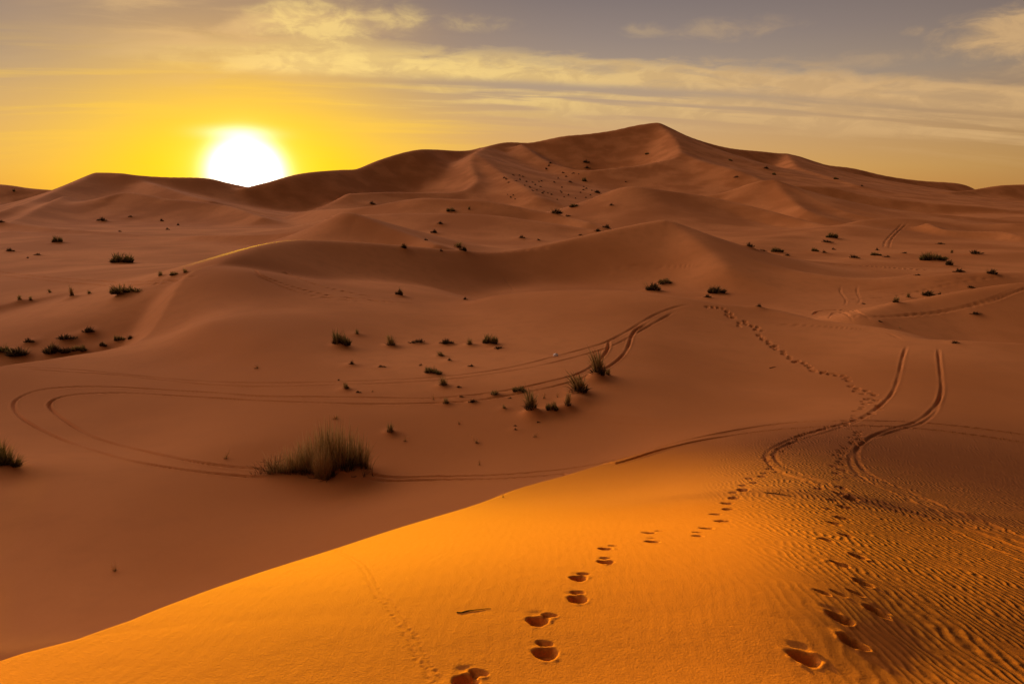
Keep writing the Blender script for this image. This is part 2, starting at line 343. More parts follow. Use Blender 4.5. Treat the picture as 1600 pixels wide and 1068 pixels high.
for pix, st in TRACKS:
    q = resample(pix, max(40, len(pix) * 8))
    p = hits(q[:, 0], q[:, 1])
    keep = [p[0]]
    for a in p[1:]:
        if np.hypot(*(a - keep[-1])[:2]) < 0.16 * max(10, a[1]): keep.append(a)
        elif abs(a[1] - keep[-1][1]) < 4: keep.append(a)
    p = np.array(keep)
    k = np.ones(5) / 5
    if len(p) > 12:
        sm = np.c_[np.convolve(np.pad(p[:, 0], 2, 'edge'), k, 'valid'), np.convolve(np.pad(p[:, 1], 2, 'edge'), k, 'valid')]
    else: sm = p[:, :2]
    dist = {}
    tmp = np.full((NR, NC), 9.0, dtype=np.float32) if False else None
    i_lo, i_hi = NR, 0; j_lo, j_hi = NC, 0; segs = []
    s0 = 0.0
    for a, b in zip(sm[:-1], sm[1:]):
        L = float(np.hypot(*(b - a)))
        if L < 1e-4: continue
        m = (a + b) / 2; rr = L / 2 + 5 * (.055 + .0016 * m[1])
        si, sj = window(m[0], m[1], rr); segs.append((a, b, L, s0, si, sj)); s0 += L
        i_lo, i_hi = min(i_lo, si.start), max(i_hi, si.stop); j_lo, j_hi = min(j_lo, sj.start), max(j_hi, sj.stop)
    if not segs: continue
    D = np.full((i_hi - i_lo, j_hi - j_lo), 99.0, dtype=np.float32); Q = np.zeros_like(D)
    for a, b, L, s0, si, sj in segs:
        li, lj = slice(si.start - i_lo, si.stop - i_lo), slice(sj.start - j_lo, sj.stop - j_lo)
        xx = X[si, sj]; yy = RY[si][:, None]
        ux, uy = (b - a) / L
        t = np.clip((xx - a[0]) * ux + (yy - a[1]) * uy, 0, L)
        dd = np.hypot(xx - a[0] - ux * t, yy - a[1] - uy * t)
        m = dd < D[li, lj]
        D[li, lj] = np.where(m, dd, D[li, lj]); Q[li, lj] = np.where(m, s0 + t, Q[li, lj])
    Yv = RY[i_lo:i_hi][:, None]
    w = .034 + .0009 * Yv
    amp = st * (.030 + .0017 * Yv) * np.clip((Q + .05) / (.03 * Yv), 0, 1) * np.clip((s0 - Q) / (.03 * Yv), 0, 1) * (1 + .25 * np.sin(Q * 1.9 + wob[0]) + .22 * np.sin(Q * .63 + wob[1]) + .18 * np.sin(Q * 21) * (Yv < 32))
    g = -amp * np.exp(-(D / w) ** 2) + .24 * amp * np.exp(-((D - 2.0 * w) / (.8 * w)) ** 2)
    Zd[i_lo:i_hi, j_lo:j_hi] += g.astype(np.float32)

FEET = [(728,1064,1.1),(748,1051,.6),(853,1021,1.0),(851,1005,.45),(840,970,1),(858,961,.5),(903,936,1),(903,925,.45),(904,903,1),(912,896,.45),(947,878,1),(945,871,.4),(946,857,.9),(958,852,.4),
 (1020,846,1),(1018,840,.4),(1014,832,.9),(1030,829,.4),(1090,837,.7),(1090,831,.5),(1105,825,1),(1128,814,1.1),(1118,803,.8),(1138,795,.9),(1137,786,1),(1147,778,.9),(1146,769,.5),(1161,765,1),(1161,758,.7),(1179,754,.8),(1172,747,.9),(1191,744,.8),(1196,739,.7),(1203,732,.8),(1216,738,.7),(1207,727,.7),(1201,719,.9),(1207,711,.9),(1194,715,.6),(1221,705,.8),(1216,701,.7),(1232,698,.8),(1238,692,.8),(1247,686,.8),(1240,683,.6),(1248,681,.8),(1254,679,.8),(1262,676,.8),(1271,675,.7),(1284,671,.9),(1293,667,.8),(1309,665,.9),(1322,661,.9),(1321,657,.7),(1336,657,.8),(1335,653,.7),(1352,652,.8),(1362,646,.8),(1373,640,.8),(1373,634,.8),(1370,625,.8),(1367,617,.8),(1361,614,.6),(1354,610,.7),(1340,607,.8),(1337,611,.7),(1330,603,.7),(1355,623,.8),(1361,622,.5),(1349,627,.6),(1352,631,.7),(1362,629,.6),(1348,636,.6),(1346,639,.6),(1337,642,.6),(1335,649,.6),(1348,615,.5),
 (1326,595,.7),(1320,592,.6),(1324,590,.6),(1317,587,.8),(1307,586,.7),(1304,583,.6),(1296,584,.7),(1287,581,.8),(1285,583,.6),(1271,579,1.0),(1266,574,.7),(1262,571,.7),(1256,567,.7),(1247,564,.8),(1242,565,.9),(1234,560,.7),(1234,557,.6),(1225,553,.8),(1224,549,.7),(1212,545,.8),(1212,540,.7),(1207,542,.7),(1202,537,.8),(1200,533,.7),(1192,530,.8),(1192,527,.7),(1186,524,.8),(1191,517,.6),(1181,515,.8),(1184,511,.7),(1175,509,.8),(1166,506,.7),(1164,502,.7),(1155,509,.7),(1155,504,.7),(1146,496,.9),(1140,495,.7),(1136,492,.8),(1142,490,.7),(1136,487,.7),(1135,485,.7),(1129,482,.7),(1122,481,.7),(1114,480,.7),(1105,479,.7),
 (1258,1028,1.3),(1332,1003,1.2),(1313,966,1.15),(1369,955,1.1),(1285,925,.6),(1311,927,.5),(1337,926,.6),(1347,910,.9),(1313,881,1),(1341,869,1),(1292,843,.8),(1322,836,.9),(1303,817,1),(1315,809,.9),(1320,792,1),(1292,794,.6),(1301,781,.6),(1330,779,1.1),(1311,770,.8),(1279,763,.7),(1315,761,.8),(1307,749,.5),(1322,746,.5),(1307,739,.7),(1316,734,1),(1303,728,.9),(1314,725,1),(1313,721,.8),(1319,717,.9),(1307,711,.7),(1316,707,.9),(1312,703,.7),(1323,700,.9),(1317,696,.6),(1335,693,1),(1332,690,.6),(1344,686,.9),(1331,683,.5),(1341,680,.8),(1340,676,.7),(1343,674,.6),(1330,670,.5)]
fh = hits([f[0] for f in FEET], [f[1] for f in FEET])
for n_, ((u, v, st), p) in enumerate(zip(FEET, fh)):
    a, b = ray(u, v)
    head = math.atan2(a, 1) * .6 + rng.uniform(-.22, .22) + (.25 if n_ % 2 else -.1)
    wpx = np.interp(v, [470, 560, 620, 690, 740, 800, 850, 900, 960, 1040], [7.5, 8.5, 10, 12, 13, 17, 20, 23, 29, 34]) * (st ** .5 if st >= .9 else .55 + .4 * st)
    Wd = wpx / 2 * np.linalg.norm(p) / FPX; L = Wd * np.interp(v, [800, 900, 1000], [1.4, 1.15, .95]); sc = max(Wd / .085, .8)
    if st < .65: L *= .62
    depth = .058 * st * sc * (1 + .9 * sst0(p[1], 14, 26))
    si, sj = window(p[0], p[1], 3.2 * L)
    dx, dy = X[si, sj] - p[0], RY[si][:, None] - p[1]
    al = dx * math.sin(head) + dy * math.cos(head); ac = dx * math.cos(head) - dy * math.sin(head)
    wl = Wd * (1 + .22 * np.clip(al / L, -1, 1))
    r = np.sqrt((al / L) ** 2 + (ac / wl) ** 2) + .05 * np.sin(np.arctan2(al, ac) * 3 + n_) + .03 * np.sin(np.arctan2(al, ac) * 7 + 2 * n_)
    pit = -depth * (1 - 1 / (1 + np.exp(-(r - .97) * 20))) * (1 - .30 * np.clip(al / L, -1, 1))
    rim = depth * .09 * (.7 + .6 * np.sin(X[si, sj] * 61 + n_) * np.sin(RY[si][:, None] * 57)) * np.exp(-((r - 1.32) / .24) ** 2) * (1 + .6 * np.sin(np.arctan2(al, ac) * 2 + n_ * 1.7))
    tread = .006 * st * np.sin(al * 130) * np.clip(1 - r, 0, .5) * 2 * (p[1] < 12)
    toe = -(.12 if st > .8 else 0) * depth * np.exp(-(((al - 1.75 * L) / (.6 * L)) ** 4 + (ac / (.7 * Wd)) ** 4))
    Zd[si, sj] += (pit + rim + tread + toe).astype(np.float32)

# beetle trail: two thin dotted lines of tiny pits
bt = resample([(534,853),(531,862),(548,870),(568,884),(582,908),(592,928),(610,945),(630,975),(648,1005),(664,1035),(684,1066)], 420)
bh = hits(bt[:, 0], bt[:, 1])
acc = 0
for a, b in zip(bh[:-1], bh[1:]):
    step = np.hypot(*(b - a)[:2]); acc += step
    if acc < .026: continue
    acc = 0
    nrm = np.array([-(b - a)[1], (b - a)[0]]) / max(step, 1e-6)
    for s_ in (-1, 1):
        c = a[:2] + nrm * s_ * .022 + rng.normal(0, .004, 2)
        si, sj = window(c[0], c[1], .05)
        Zd[si, sj] += (-.006 * np.exp(-((X[si, sj] - c[0]) ** 2 + (RY[si][:, None] - c[1]) ** 2) / .012 ** 2)).astype(np.float32)
Z = Z + Zd
# ------------------------------------------------------------------ plants: foot pixel, width and height in pixels, kind, label
PLANTS = [
 (533,541,30,28,'bush','dark green bush with a tall sprig on its left, leftmost under the smooth slope'),
 (558,523,10,10,'tuft','small dark tuft just up slope to the right of the bush with the tall sprig'),
 (611,541,24,18,'tuft','dark green tuft with blades flung up at both ends, under the smooth slope'),
 (652,537,30,8,'low','low flat strip of dark stubble between two tufts of the upper row'),
 (697,538,28,9,'low','low olive clump with a wind tail to the right, middle of the upper row'),
 (734,540,14,13,'tuft','thin two-pronged tuft between the low olive clump and the round dark tuft'),
 (766,538,28,17,'bush','round dark green tuft at the right end of the upper row'),
 (779,545,18,5,'low','scrap of dark debris just below the round tuft ending the upper row'),
 (689,557,18,9,'tuft','pale sprawling tuft leaning right, below the low olive clump of the upper row'),
 (549,571,12,8,'low','small dark knob of stubble with pale sand behind, on the left of the basin'),
 (596,574,14,4,'low','flat dark smear of stubble right of the small dark knob, above the ruts'),
 (657,571,8,6,'low','tiny dark knob standing left of the wide olive clump'),
 (676,584,28,12,'bush','wide olive clump resting on the upper edge of the straight double rut'),
 (703,565,10,6,'low','tiny dark peaked knob above and right of the wide olive clump'),
 (736,574,11,5,'low','tiny dark knob alone on bare sand above the double rut'),
 (693,604,22,17,'tuft','yellow-green tuft with a black base between the two double ruts'),
 (541,609,16,14,'tuft','pointed yellow-green tuft on a dark base just above the lower double rut'),
 (529,594,5,4,'low','speck of stubble beside the upper double rut, left of the pointed tuft'),
 (560,614,10,4,'low','dark flat speck right of the pointed tuft'),
 (582,612,8,4,'sprig','faint little sprig between the double ruts, right of the pointed tuft'),
 (717,606,11,4,'low','dark flat speck right of the yellow-green tuft with the black base'),
 (677,624,7,11,'sprig','thin upright sprig standing between the wheel lines of the lower double rut'),
 (697,631,16,10,'tuft','peaked tuft sitting on the lower wheel line'),
 (721,621,9,5,'low','small stubble pad between the wheel lines, right of the peaked tuft'),
 (738,629,18,6,'low','long low pad of stubble on the lower wheel line'),
 (773,617,22,9,'tuft','yellowish spreading tuft on the upper wheel line, left of the green one'),
 (811,612,20,9,'bush','green low tuft on the upper wheel line, left of the big leaning tufts'),
 (788,639,9,8,'tuft','small single spiky tuft below the lower wheel line'),
 (524,654,26,8,'sprig','sprawling dry plant with a twig sticking out right, above the large shrub'),
 (610,677,19,19,'tuft','upright yellow-green tuft alone right above the large shrub'),
 (633,689,13,11,'sprig','thin dry sprig just right of the upright yellow-green tuft'),
 (745,692,17,10,'sprig','star shaped dark sprig with splayed blades in the middle of the basin'),
 (749,726,11,10,'sprig','lone thin sprig nearest the lower rut in the basin'),
 (717,662,12,7,'sprig','tiny twiggy sprig among scuffed sand in the basin'),
 (797,622,7,3,'low','dark speck under the green low tuft of the upper wheel line'),
 (829,648,28,34,'tuft','tall tuft on the steep little mound, left end of the hummock chain'),
 (850,622,10,10,'sprig','thin sprig on the rim of the hummock chain, behind the tall tuft'),
 (871,621,7,8,'sprig','single short stalk on the rim of the hummock chain'),
 (862,646,18,14,'bush','dark squat bush between the tall tuft and the narrow upright one'),
 (887,641,14,27,'tuft','narrow upright tuft on a dark base in the hummock chain'),
 (904,615,42,33,'tuft','broad loose tuft leaning left, second from the top of the hummock chain'),
 (934,591,34,42,'tuft','tall plume-like tuft swept left at the top of the hummock chain'),
 (949,588,13,11,'tuft','short tuft at the right foot of the plume-like tuft'),
 (836,682,14,7,'sprig','small dark spiky sprig alone below the hummock chain'),
 (805,665,7,3,'low','speck of stubble below the hummock chain, upper one of a close pair'),
 (806,672,9,3,'low','speck of stubble below the hummock chain, lower one of a close pair'),
 (841,660,7,3,'low','speck of stubble directly under the tall tuft of the hummock chain'),
 (353,716,16,12,'sprig','few dry stalks between the loop ruts and the large shrub'),
 (401,575,18,6,'sprig','small splayed dark sprig on the smooth slope left of the basin'),
 (179,892,20,16,'sprig','forked dead twig standing in the dark sand near the lower left corner'),
 (786,777,9,10,'sprig','little curled dead sprig peeping over the sunlit dune edge'),
 (625,463,14,14,'bush','round dark bush on the shaded face below the long dune crest'),
 (727,470,10,6,'low','small dark clump at the foot of the shaded dune face, right of the round bush'),
 (632,389,14,9,'bush','dark bush behind the left part of the long dune crest'),
 (716,388,22,10,'tuft','pale green tuft behind the long dune crest, left of a pair'),
 (725,393,12,9,'bush','dark tuft behind the long dune crest, right of a pair'),
 (689,392,7,5,'low','dark speck between the bush and the pair behind the long dune crest'),
 (1018,455,34,14,'bush','dark straggling shrub on the slope behind the middle crest, lower of two'),
 (1038,444,24,10,'bush','dark straggling shrub on the slope behind the middle crest, upper of two'),
 (1117,459,32,13,'bush','dark low shrub on the dune flank above the start of the footprints'),
 (1105,466,14,6,'low','thin dark fringe under the low shrub above the footprints'),
 (1185,481,12,7,'low','small dark tuft beside the footprint end of the middle crest'),
 (1171,388,14,9,'low','peaked dark tuft at the left end of the far right flat'),
 (1192,393,13,4,'low','low dark tuft second from the left on the far right flat'),
 (1214,395,18,10,'bush','dark mound shaped shrub third from the left on the far right flat'),
 (1229,401,13,5,'low','low dark shrub just below the mound shaped one on the far right flat'),
 (1300,373,19,10,'bush','dark shrub standing highest on the far right flat'),
 (1292,380,20,6,'low','flat shrub directly below the highest one on the far right flat'),
 (1273,394,10,8,'bush','small upright dark tuft below and left of the highest shrub'),
 (1288,397,10,6,'low','small pale tuft right of the small upright dark one'),
 (1302,390,7,5,'low','tiny tuft below the flat shrub on the far right flat'),
 (1334,405,18,8,'low','wide dark tuft in the middle of the far right flat'),
 (1368,400,14,7,'bush','dark mound tuft at the foot of the wheel lines climbing the far slope'),
 (1371,391,8,6,'low','small tuft right behind the dark mound tuft by the climbing wheel lines'),
 (1386,403,12,4,'low','flat stubble just right of the climbing wheel lines'),
 (1413,397,10,4,'low','low tuft between the climbing wheel lines and the widest shrub'),
 (1457,408,36,15,'bush','widest dark shrub on the far right flat'),
 (1487,395,7,7,'tuft','small upright tuft above and right of the widest shrub'),
 (1523,398,24,7,'low','long flat shrub furthest right on the slope'),
 (1482,416,14,11,'bush','dark upright tuft below and right of the widest shrub'),
 (1497,426,24,6,'low','long low stubble on the crest behind the right mound'),
 (1548,429,20,9,'bush','green rounded bush on the crest near the right edge'),
 (1434,431,11,3,'low','dark speck at the left end of the crest behind the right mound'),
 (1399,474,16,12,'tuft','green tufts with upright stalks at the foot of the right mound'),
 (1419,466,9,9,'tuft','thin pale green tuft between two shrubs at the foot of the right mound'),
 (1448,463,26,10,'bush','wide green shrub half behind the right mound'),
 (1468,460,7,6,'low','tiny tuft at the right end of the wide green shrub'),
 (1517,451,13,6,'low','dim dark shrub just over the top line of the right mound'),
 (1523,491,22,4,'low','flat black patch of stubble on the near face of the right mound'),
 (1375,504,9,4,'low','tiny dark spike at the end of the curled wheel lines'),
 (1406,513,5,5,'sprig','tiny single stalk right of the curled wheel lines'),
 (1350,475,8,4,'low','faint tuft inside the tangle of wheel lines'),
 (1468,382,16,3,'low','dark streak of stubble high on the far right slope'),
 (1493,537,18,5,'low','dark peaked scrap on the far rim of the right foreground'),
 (90,380,16,12,'bush','dark tuft with pale flecks on the left plain'),
 (58,400,13,5,'low','low dark mound right of another one at the left edge of the plain'),
 (16,394,15,6,'low','low dark mound at the far left edge of the plain'),
 (43,403,7,3,'low','speck between the two low dark mounds on the left plain'),
 (191,412,38,17,'bush','dark wedge shaped hummock rising to the left on the left plain'),
 (113,466,10,21,'tuft','tall narrow tuft on the lip above the dark hollow'),
 (78,457,8,8,'tuft','small pale tuft on the lip above the dark hollow, left of the tall narrow one'),
 (31,470,10,10,'tuft','dark tuft hanging just under the lip of the dark hollow, far left'),
 (48,469,8,8,'tuft','small dark tuft under the lip of the dark hollow, right of the far left one'),
 (140,460,9,7,'tuft','small faint tuft right of the tall narrow one on the lip'),
 (196,460,42,17,'bush','wide olive bush on the lip above the dark hollow'),
 (251,432,12,9,'tuft','pale loose tuft at the left of the sunlit looking row by the dune foot'),
 (272,431,15,7,'bush','low bush in the middle of the row by the dune foot'),
 (290,427,11,8,'tuft','dim tuft at the right end of the row by the dune foot'),
 (4,552,34,16,'bush','black bush at the frame edge in the bottom of the dark hollow'),
 (32,556,42,14,'bush','black bush second from the frame edge in the dark hollow'),
 (46,536,20,8,'low','small black clump above the others in the dark hollow'),
 (84,553,42,18,'bush','large black bush in the middle of the dark hollow'),
 (104,531,38,9,'low','long black clump slanting up the slope of the dark hollow'),
 (138,521,30,11,'low','black clump highest on the slope of the dark hollow'),
 (124,549,26,11,'bush','black bush against the pale dune rim in the dark hollow'),
 (160,541,15,8,'bush','small black bush near the right end of the dark hollow'),
 (187,533,16,11,'bush','black bush peeping over the pale dune rim, left of a pair'),
 (203,531,12,8,'bush','small brownish bush at the right end of the dark hollow'),
 (22,299,4,6,'bush','tiny black bush standing alone on the far left sand ridge'),
 (679,365,11,7,'bush','dark tuft in the hollow left of centre behind the sharp peaked dune'),
 (665,375,8,4,'low','low stubble on the flank of the sharp peaked dune'),
 (687,351,13,5,'low','flat pale brown tuft above the hollow behind the sharp peaked dune'),
 (704,331,15,7,'bush','dark two-topped shrub on the smooth middle ridge'),
 (733,327,6,7,'tuft','small pointed shrub right of the two-topped one on the middle ridge'),
 (581,320,12,5,'low','flat tuft at the left end of the smooth middle ridge'),
 (868,335,24,9,'bush','wide dark green shrub in the saddle below the big dune'),
 (897,324,16,6,'bush','low brown shrub on the crest just right of the wide dark green one'),
 (888,339,12,4,'low','dark streak below the low brown shrub in the saddle'),
 (955,322,9,4,'low','small dark clump on the face of the rounded middle dune'),
 (933,363,15,6,'low','dark clump on the flank behind the long crest, left of a pair'),
 (947,358,15,7,'low','dark clump on the flank behind the long crest, right of a pair'),
 (906,369,9,4,'low','speck of scrub left of the pair behind the long crest'),
 (815,373,12,5,'low','dark low tuft in the wide hollow in the centre, left one'),
 (842,377,9,4,'low','dark low tuft in the wide hollow in the centre, right one'),
 (1011,241,7,4,'bush','lone dark shrub high in the bowl under the summit'),
 (915,255,11,5,'bush','peaked shrub at the bottom of the bowl under the summit'),
 (917,264,12,4,'low','flat shrub just below the peaked one at the bottom of the bowl'),
 (932,302,12,5,'bush','dark shrub low on the big dune, right end of the sprinkle'),
 (913,283,8,8,'bush','upright dark shrub right of the sprinkle on the big dune'),
 (891,286,9,4,'low','dark shrub left of the upright one on the big dune'),
 (1141,251,6,4,'bush','small dark shrub highest on the right shoulder of the big dune'),
 (1196,265,12,5,'low','wide dark shrub on the right shoulder of the big dune'),
 (1209,273,7,5,'bush','round dark shrub below the wide one on the right shoulder'),
 (1150,279,9,5,'low','dark streak of scrub low on the right shoulder'),
 (1306,280,7,5,'bush','round dark shrub far down the right shoulder'),
 (1347,291,6,4,'low','faint small shrub right of the round one far down the right shoulder'),
 (159,347,18,7,'low','dim brown clump on the slope under the left ridge'),
 (188,362,8,4,'low','dim small tuft near the sagging crest under the left ridge'),
 (253,345,8,5,'low','dim tuft under the setting sun, left of a trio'),
 (278,352,7,5,'low','dim tuft under the setting sun, middle of a trio'),
 (262,359,8,5,'low','dim tuft under the setting sun, lowest of a trio'),
 (203,340,9,4,'low','dim flat clump midway under the left ridge'),
 (3,348,12,4,'low','dark fringe of scrub at the frame edge beside the pale dune arm'),
 (86,295,5,4,'bush','tiny bush on the skyline left of the left ridge'),
]
SPRINKLE = [(860,255),(842,284),(832,285),(822,284),(791,280),(802,274),(811,274),(817,276),(787,278),(847,302),(838,297),(870,312),(861,304),(878,293),(876,299),(881,308),(872,279),(884,276),(916,295),(907,301),(922,305),(978,284),(798,308),(805,311),(858,259),(854,264),(795,285),(806,283),(812,281),(820,290),(828,293),(836,289),(844,292),(850,300),(856,302),(832,298),(896,271),(904,272),(866,285),(912,292),(912,297),(925,298),(888,305),(793,304),(802,305),(899,310),(915,309),(880,270),(877,301),(846,283)]

#---- shapes; every plant mesh has a foot at its origin, unit radius and unit height
def blades(n, spread, hmin, lean, droop, thick, seed, base=.25, up=1.0, tone=(0, 1), cx=0, cy=0):
    g = np.random.default_rng(seed); vs, fs, ts = [], [], []
    for _ in range(n):
        a = g.uniform(0, 6.283); r = base * math.sqrt(g.uniform()); bx, by = cx + r * math.cos(a), cy + r * math.sin(a)
        a2 = a + g.normal(0, .7); out = spread * g.uniform(.15, 1.0); h = up * g.uniform(hmin, 1.0) * (1 - .35 * (out / max(spread, .01)) ** 2)
        dx, dy = out * math.cos(a2) + lean[0] * h, out * math.sin(a2) + lean[1] * h
        fa = g.uniform(0, 6.283); tx, ty = math.cos(fa), math.sin(fa); dr = droop * g.uniform(.2, 1)
        tn = g.uniform(*tone); th = thick * g.uniform(.6, 1.2); k0 = len(vs); seg = 4
        for s_ in range(seg + 1):
            q = s_ / seg; x = bx + dx * q ** 1.5; y = by + dy * q ** 1.5
            z = h * (q - dr * q * q * q) - .06 * (1 - q); w_ = th * (1 - q) ** .7 * .5 + th * .06
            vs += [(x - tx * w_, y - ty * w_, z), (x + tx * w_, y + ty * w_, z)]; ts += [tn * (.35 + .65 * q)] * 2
        for s_ in range(seg): i = k0 + 2 * s_; fs.append((i, i + 1, i + 3, i + 2))
    return vs, fs, ts

def twigs(n, seed, thick=.04, spread=1.0, up=1.0, forks=2):
    g = np.random.default_rng(seed); vs, fs, ts = [], [], []
    def limb(p, d, L, th, lvl):
        k0 = len(vs); seg = 4; p = np.array(p, float); d = np.array(d, float)
        ends = []
        for s_ in range(seg + 1):
            w_ = th * (1 - .7 * s_ / seg)
            n1 = np.cross(d, (0, 0, 1.)); n1 /= np.linalg.norm(n1) + 1e-6; n2 = np.cross(d, n1); n2 /= np.linalg.norm(n2) + 1e-6
            for q in range(3):
                c_ = p + (n1 * math.cos(q * 2.094) + n2 * math.sin(q * 2.094)) * w_; vs.append(tuple(c_)); ts.append(.75 + .2 * lvl)
            ends.append(p.copy()); p = p + d * L / seg; d = d + g.normal(0, .22, 3); d /= np.linalg.norm(d)
        for s_ in range(seg):
            for q in range(3):
                i = k0 + 3 * s_; fs.append((i + q, i + (q + 1) % 3, i + 3 + (q + 1) % 3, i + 3 + q))
        if lvl < forks:
            for _ in range(2):
                e = ends[g.integers(1, seg)]; d2 = d + g.normal(0, .55, 3); d2[2] = abs(d2[2]) * .8; limb(e, d2 / np.linalg.norm(d2), L * .55, th * .6, lvl + 1)
    for _ in range(n):
        a = g.uniform(0, 6.283); out = spread * g.uniform(.2, 1)
        d = np.array([out * math.cos(a), out * math.sin(a), up * g.uniform(.5, 1)]); L = np.linalg.norm(d)
        limb((g.normal(0, .06), g.normal(0, .06), -.04), d / L, L, thick, 0)
    return vs, fs, ts

def merge(*parts):
    V_, F_, T_ = [], [], []
    for v, f, t in parts:
        k = len(V_); V_ += v; F_ += [tuple(i + k for i in q) for q in f]; T_ += t
    return V_, F_, T_

PH = hits([p[0] for p in PLANTS], [p[1] for p in PLANTS]); SH = hits([p[0] for p in SPRINKLE], [p[1] for p in SPRINKLE])
BIG = hits([498, 8], [752, 735])
def bump(p, r, h):
    si, sj = window(p[0], p[1], r * 2.2)
    Z[si, sj] += (h * np.exp(-((X[si, sj] - p[0]) ** 2 + (RY[si][:, None] - p[1]) ** 2) / r ** 2)).astype(np.float64)
for (u, v, w_, h_, kd, lb), p in zip(PLANTS, PH):
    if w_ >= 9 and kd != 'sprig':
        k = p[1] / FPX * 1.02
        bump((p[0], p[1] + .1 * w_ * k), max(w_ * k * .42, .012 * p[1]), h_ * k * (.38 if kd == 'low' else .22))
k = BIG[0][1] / FPX
bump((BIG[0][0] - .2, BIG[0][1] + .2), 85 * k, 12 * k); bump((BIG[0][0] + 60 * k, BIG[0][1] + .5), 40 * k, 10 * k)
bump(BIG[1], 40 * k, 10 * k)
for u, v, w_, h_ in [(835,646,30,12), (900,628,40,14), (930,592,26,10), (870,640,40,9)]:
    p = hits(u, v)[0]; k = p[1] / FPX; bump(p, w_ * k * .6, h_ * k * .7)


def mesh_obj(name, verts, faces, mat, parent=None, smooth=True, cols=None):
    me = bpy.data.meshes.new(name); verts = np.asarray(verts, np.float32); faces = np.asarray(faces, np.int32)
    me.vertices.add(len(verts)); me.vertices.foreach_set('co', verts.ravel())
    nf, k = faces.shape
    me.loops.add(nf * k); me.loops.foreach_set('vertex_index', faces.ravel())
    me.polygons.add(nf); me.polygons.foreach_set('loop_start', np.arange(nf, dtype=np.int32) * k)
    me.polygons.foreach_set('loop_total', np.full(nf, k, np.int32))
    me.polygons.foreach_set('use_smooth', np.full(nf, smooth, bool))
    if cols is not None:
        at = me.attributes.new('tone', 'FLOAT', 'POINT'); at.data.foreach_set('value', np.asarray(cols, np.float32))
    me.update(); me.materials.append(mat)
    o = bpy.data.objects.new(name, me); COL.objects.link(o)
    if parent is not None: o.parent = parent
    return o

# ------------------------------------------------------------------ node helper
class NT:
    def __init__(s, tree): s.t = tree; s.n = tree.nodes; s.l = tree.links
    def node(s, ty, **kw):
        n = s.n.new(ty)
        for k, v in kw.items(): setattr(n, k, v)
        return n
    def put(s, inp, v):
        if hasattr(v, 'is_linked') or isinstance(v, bpy.types.NodeSocket): s.l.new(v, inp)
        else: inp.default_value = v
    def m(s, op, a, b=0.0, c=0.0, clamp=False):
        n = s.node('ShaderNodeMath', operation=op, use_clamp=clamp)
        for i, v in enumerate((a, b, c)): s.put(n.inputs[i], v)
        return n.outputs[0]
    def mix(s, f, a, b, mode='MIX'):
        n = s.node('ShaderNodeMix', data_type='RGBA', blend_type=mode)
        s.put(n.inputs[0], f); s.put(n.inputs[6], a); s.put(n.inputs[7], b)
        return n.outputs[2]
    def ss(s, v, lo, hi):
        n = s.node('ShaderNodeMapRange', interpolation_type='SMOOTHSTEP')
        s.put(n.inputs[0], v); n.inputs[1].default_value = lo; n.inputs[2].default_value = hi
        return n.outputs[0]
    def noise(s, vec, scale, detail=4, rough=.5, dist=0.0):
        n = s.node('ShaderNodeTexNoise'); s.put(n.inputs['Vector'], vec); n.inputs['Scale'].default_value = scale
        n.inputs['Detail'].default_value = detail; n.inputs['Roughness'].default_value = rough; n.inputs['Distortion'].default_value = dist
        return n.outputs['Fac']
    def xyz(s, x, y, z=0.0):
        n = s.node('ShaderNodeCombineXYZ'); s.put(n.inputs[0], x); s.put(n.inputs[1], y); s.put(n.inputs[2], z); return n.outputs[0]
    def ramp(s, f, stops):
        n = s.node('ShaderNodeValToRGB'); e = n.color_ramp.elements
        while len(e) < len(stops): e.new(.5)
        for q, (p, c) in zip(e, stops): q.position = p; q.color = (*c, 1)
        s.put(n.inputs[0], f); return n.outputs[0]

def new_mat(name):
    m = bpy.data.materials.new(name); m.use_nodes = True; m.node_tree.nodes.clear()
    nt = NT(m.node_tree); out = nt.node('ShaderNodeOutputMaterial'); b = nt.node('ShaderNodeBsdfPrincipled')
    nt.l.new(b.outputs[0], out.inputs[0]); return m, nt, b

# ------------------------------------------------------------------ sand
sand, nt, bs = new_mat('sand')
geo = nt.node('ShaderNodeNewGeometry'); pos = geo.outputs['Position']
sep = nt.node('ShaderNodeSeparateXYZ'); nt.l.new(pos, sep.inputs[0])
rip = nt.node('ShaderNodeAttribute', attribute_name='ripple').outputs['Fac']
big = nt.noise(pos, .05, 3); mid = nt.noise(pos, .9, 4); fine = nt.noise(pos, 420, 2, .6)
c = nt.mix(nt.ss(big, .35, .65), (.55, .205, .056, 1), (.73, .295, .094, 1))
c = nt.mix(nt.m('MULTIPLY', nt.ss(mid, .4, .75), .25), c, (.50, .19, .06, 1))
c = nt.mix(nt.m('MULTIPLY', rip, .72), c, (.24, .085, .032, 1))  # coarse ripple sand is darker; the shade of this flank is painted in too
near = nt.ss(sep.outputs[1], 22, 4)
c = nt.mix(nt.m('MULTIPLY', nt.ss(fine, .62, .70), nt.m('MULTIPLY', near, .35)), c, (.25, .09, .035, 1))
c = nt.mix(nt.m('MULTIPLY', nt.ss(fine, .33, .27), nt.m('MULTIPLY', near, .5)), c, (.9, .55, .28, 1))
sun_tint = nt.node('ShaderNodeAttribute', attribute_name='sunlit_tint').outputs['Fac']
c = nt.mix(sun_tint, c, nt.mix(1.0, c, (1.0, .87, .35, 1), 'MULTIPLY'))  # warm sunlit tone put into the base colour of the foreground dune
bs.inputs['Roughness'].default_value = .92; bs.inputs['Specular IOR Level'].default_value = .12
nt.put(bs.inputs['Base Color'], c)
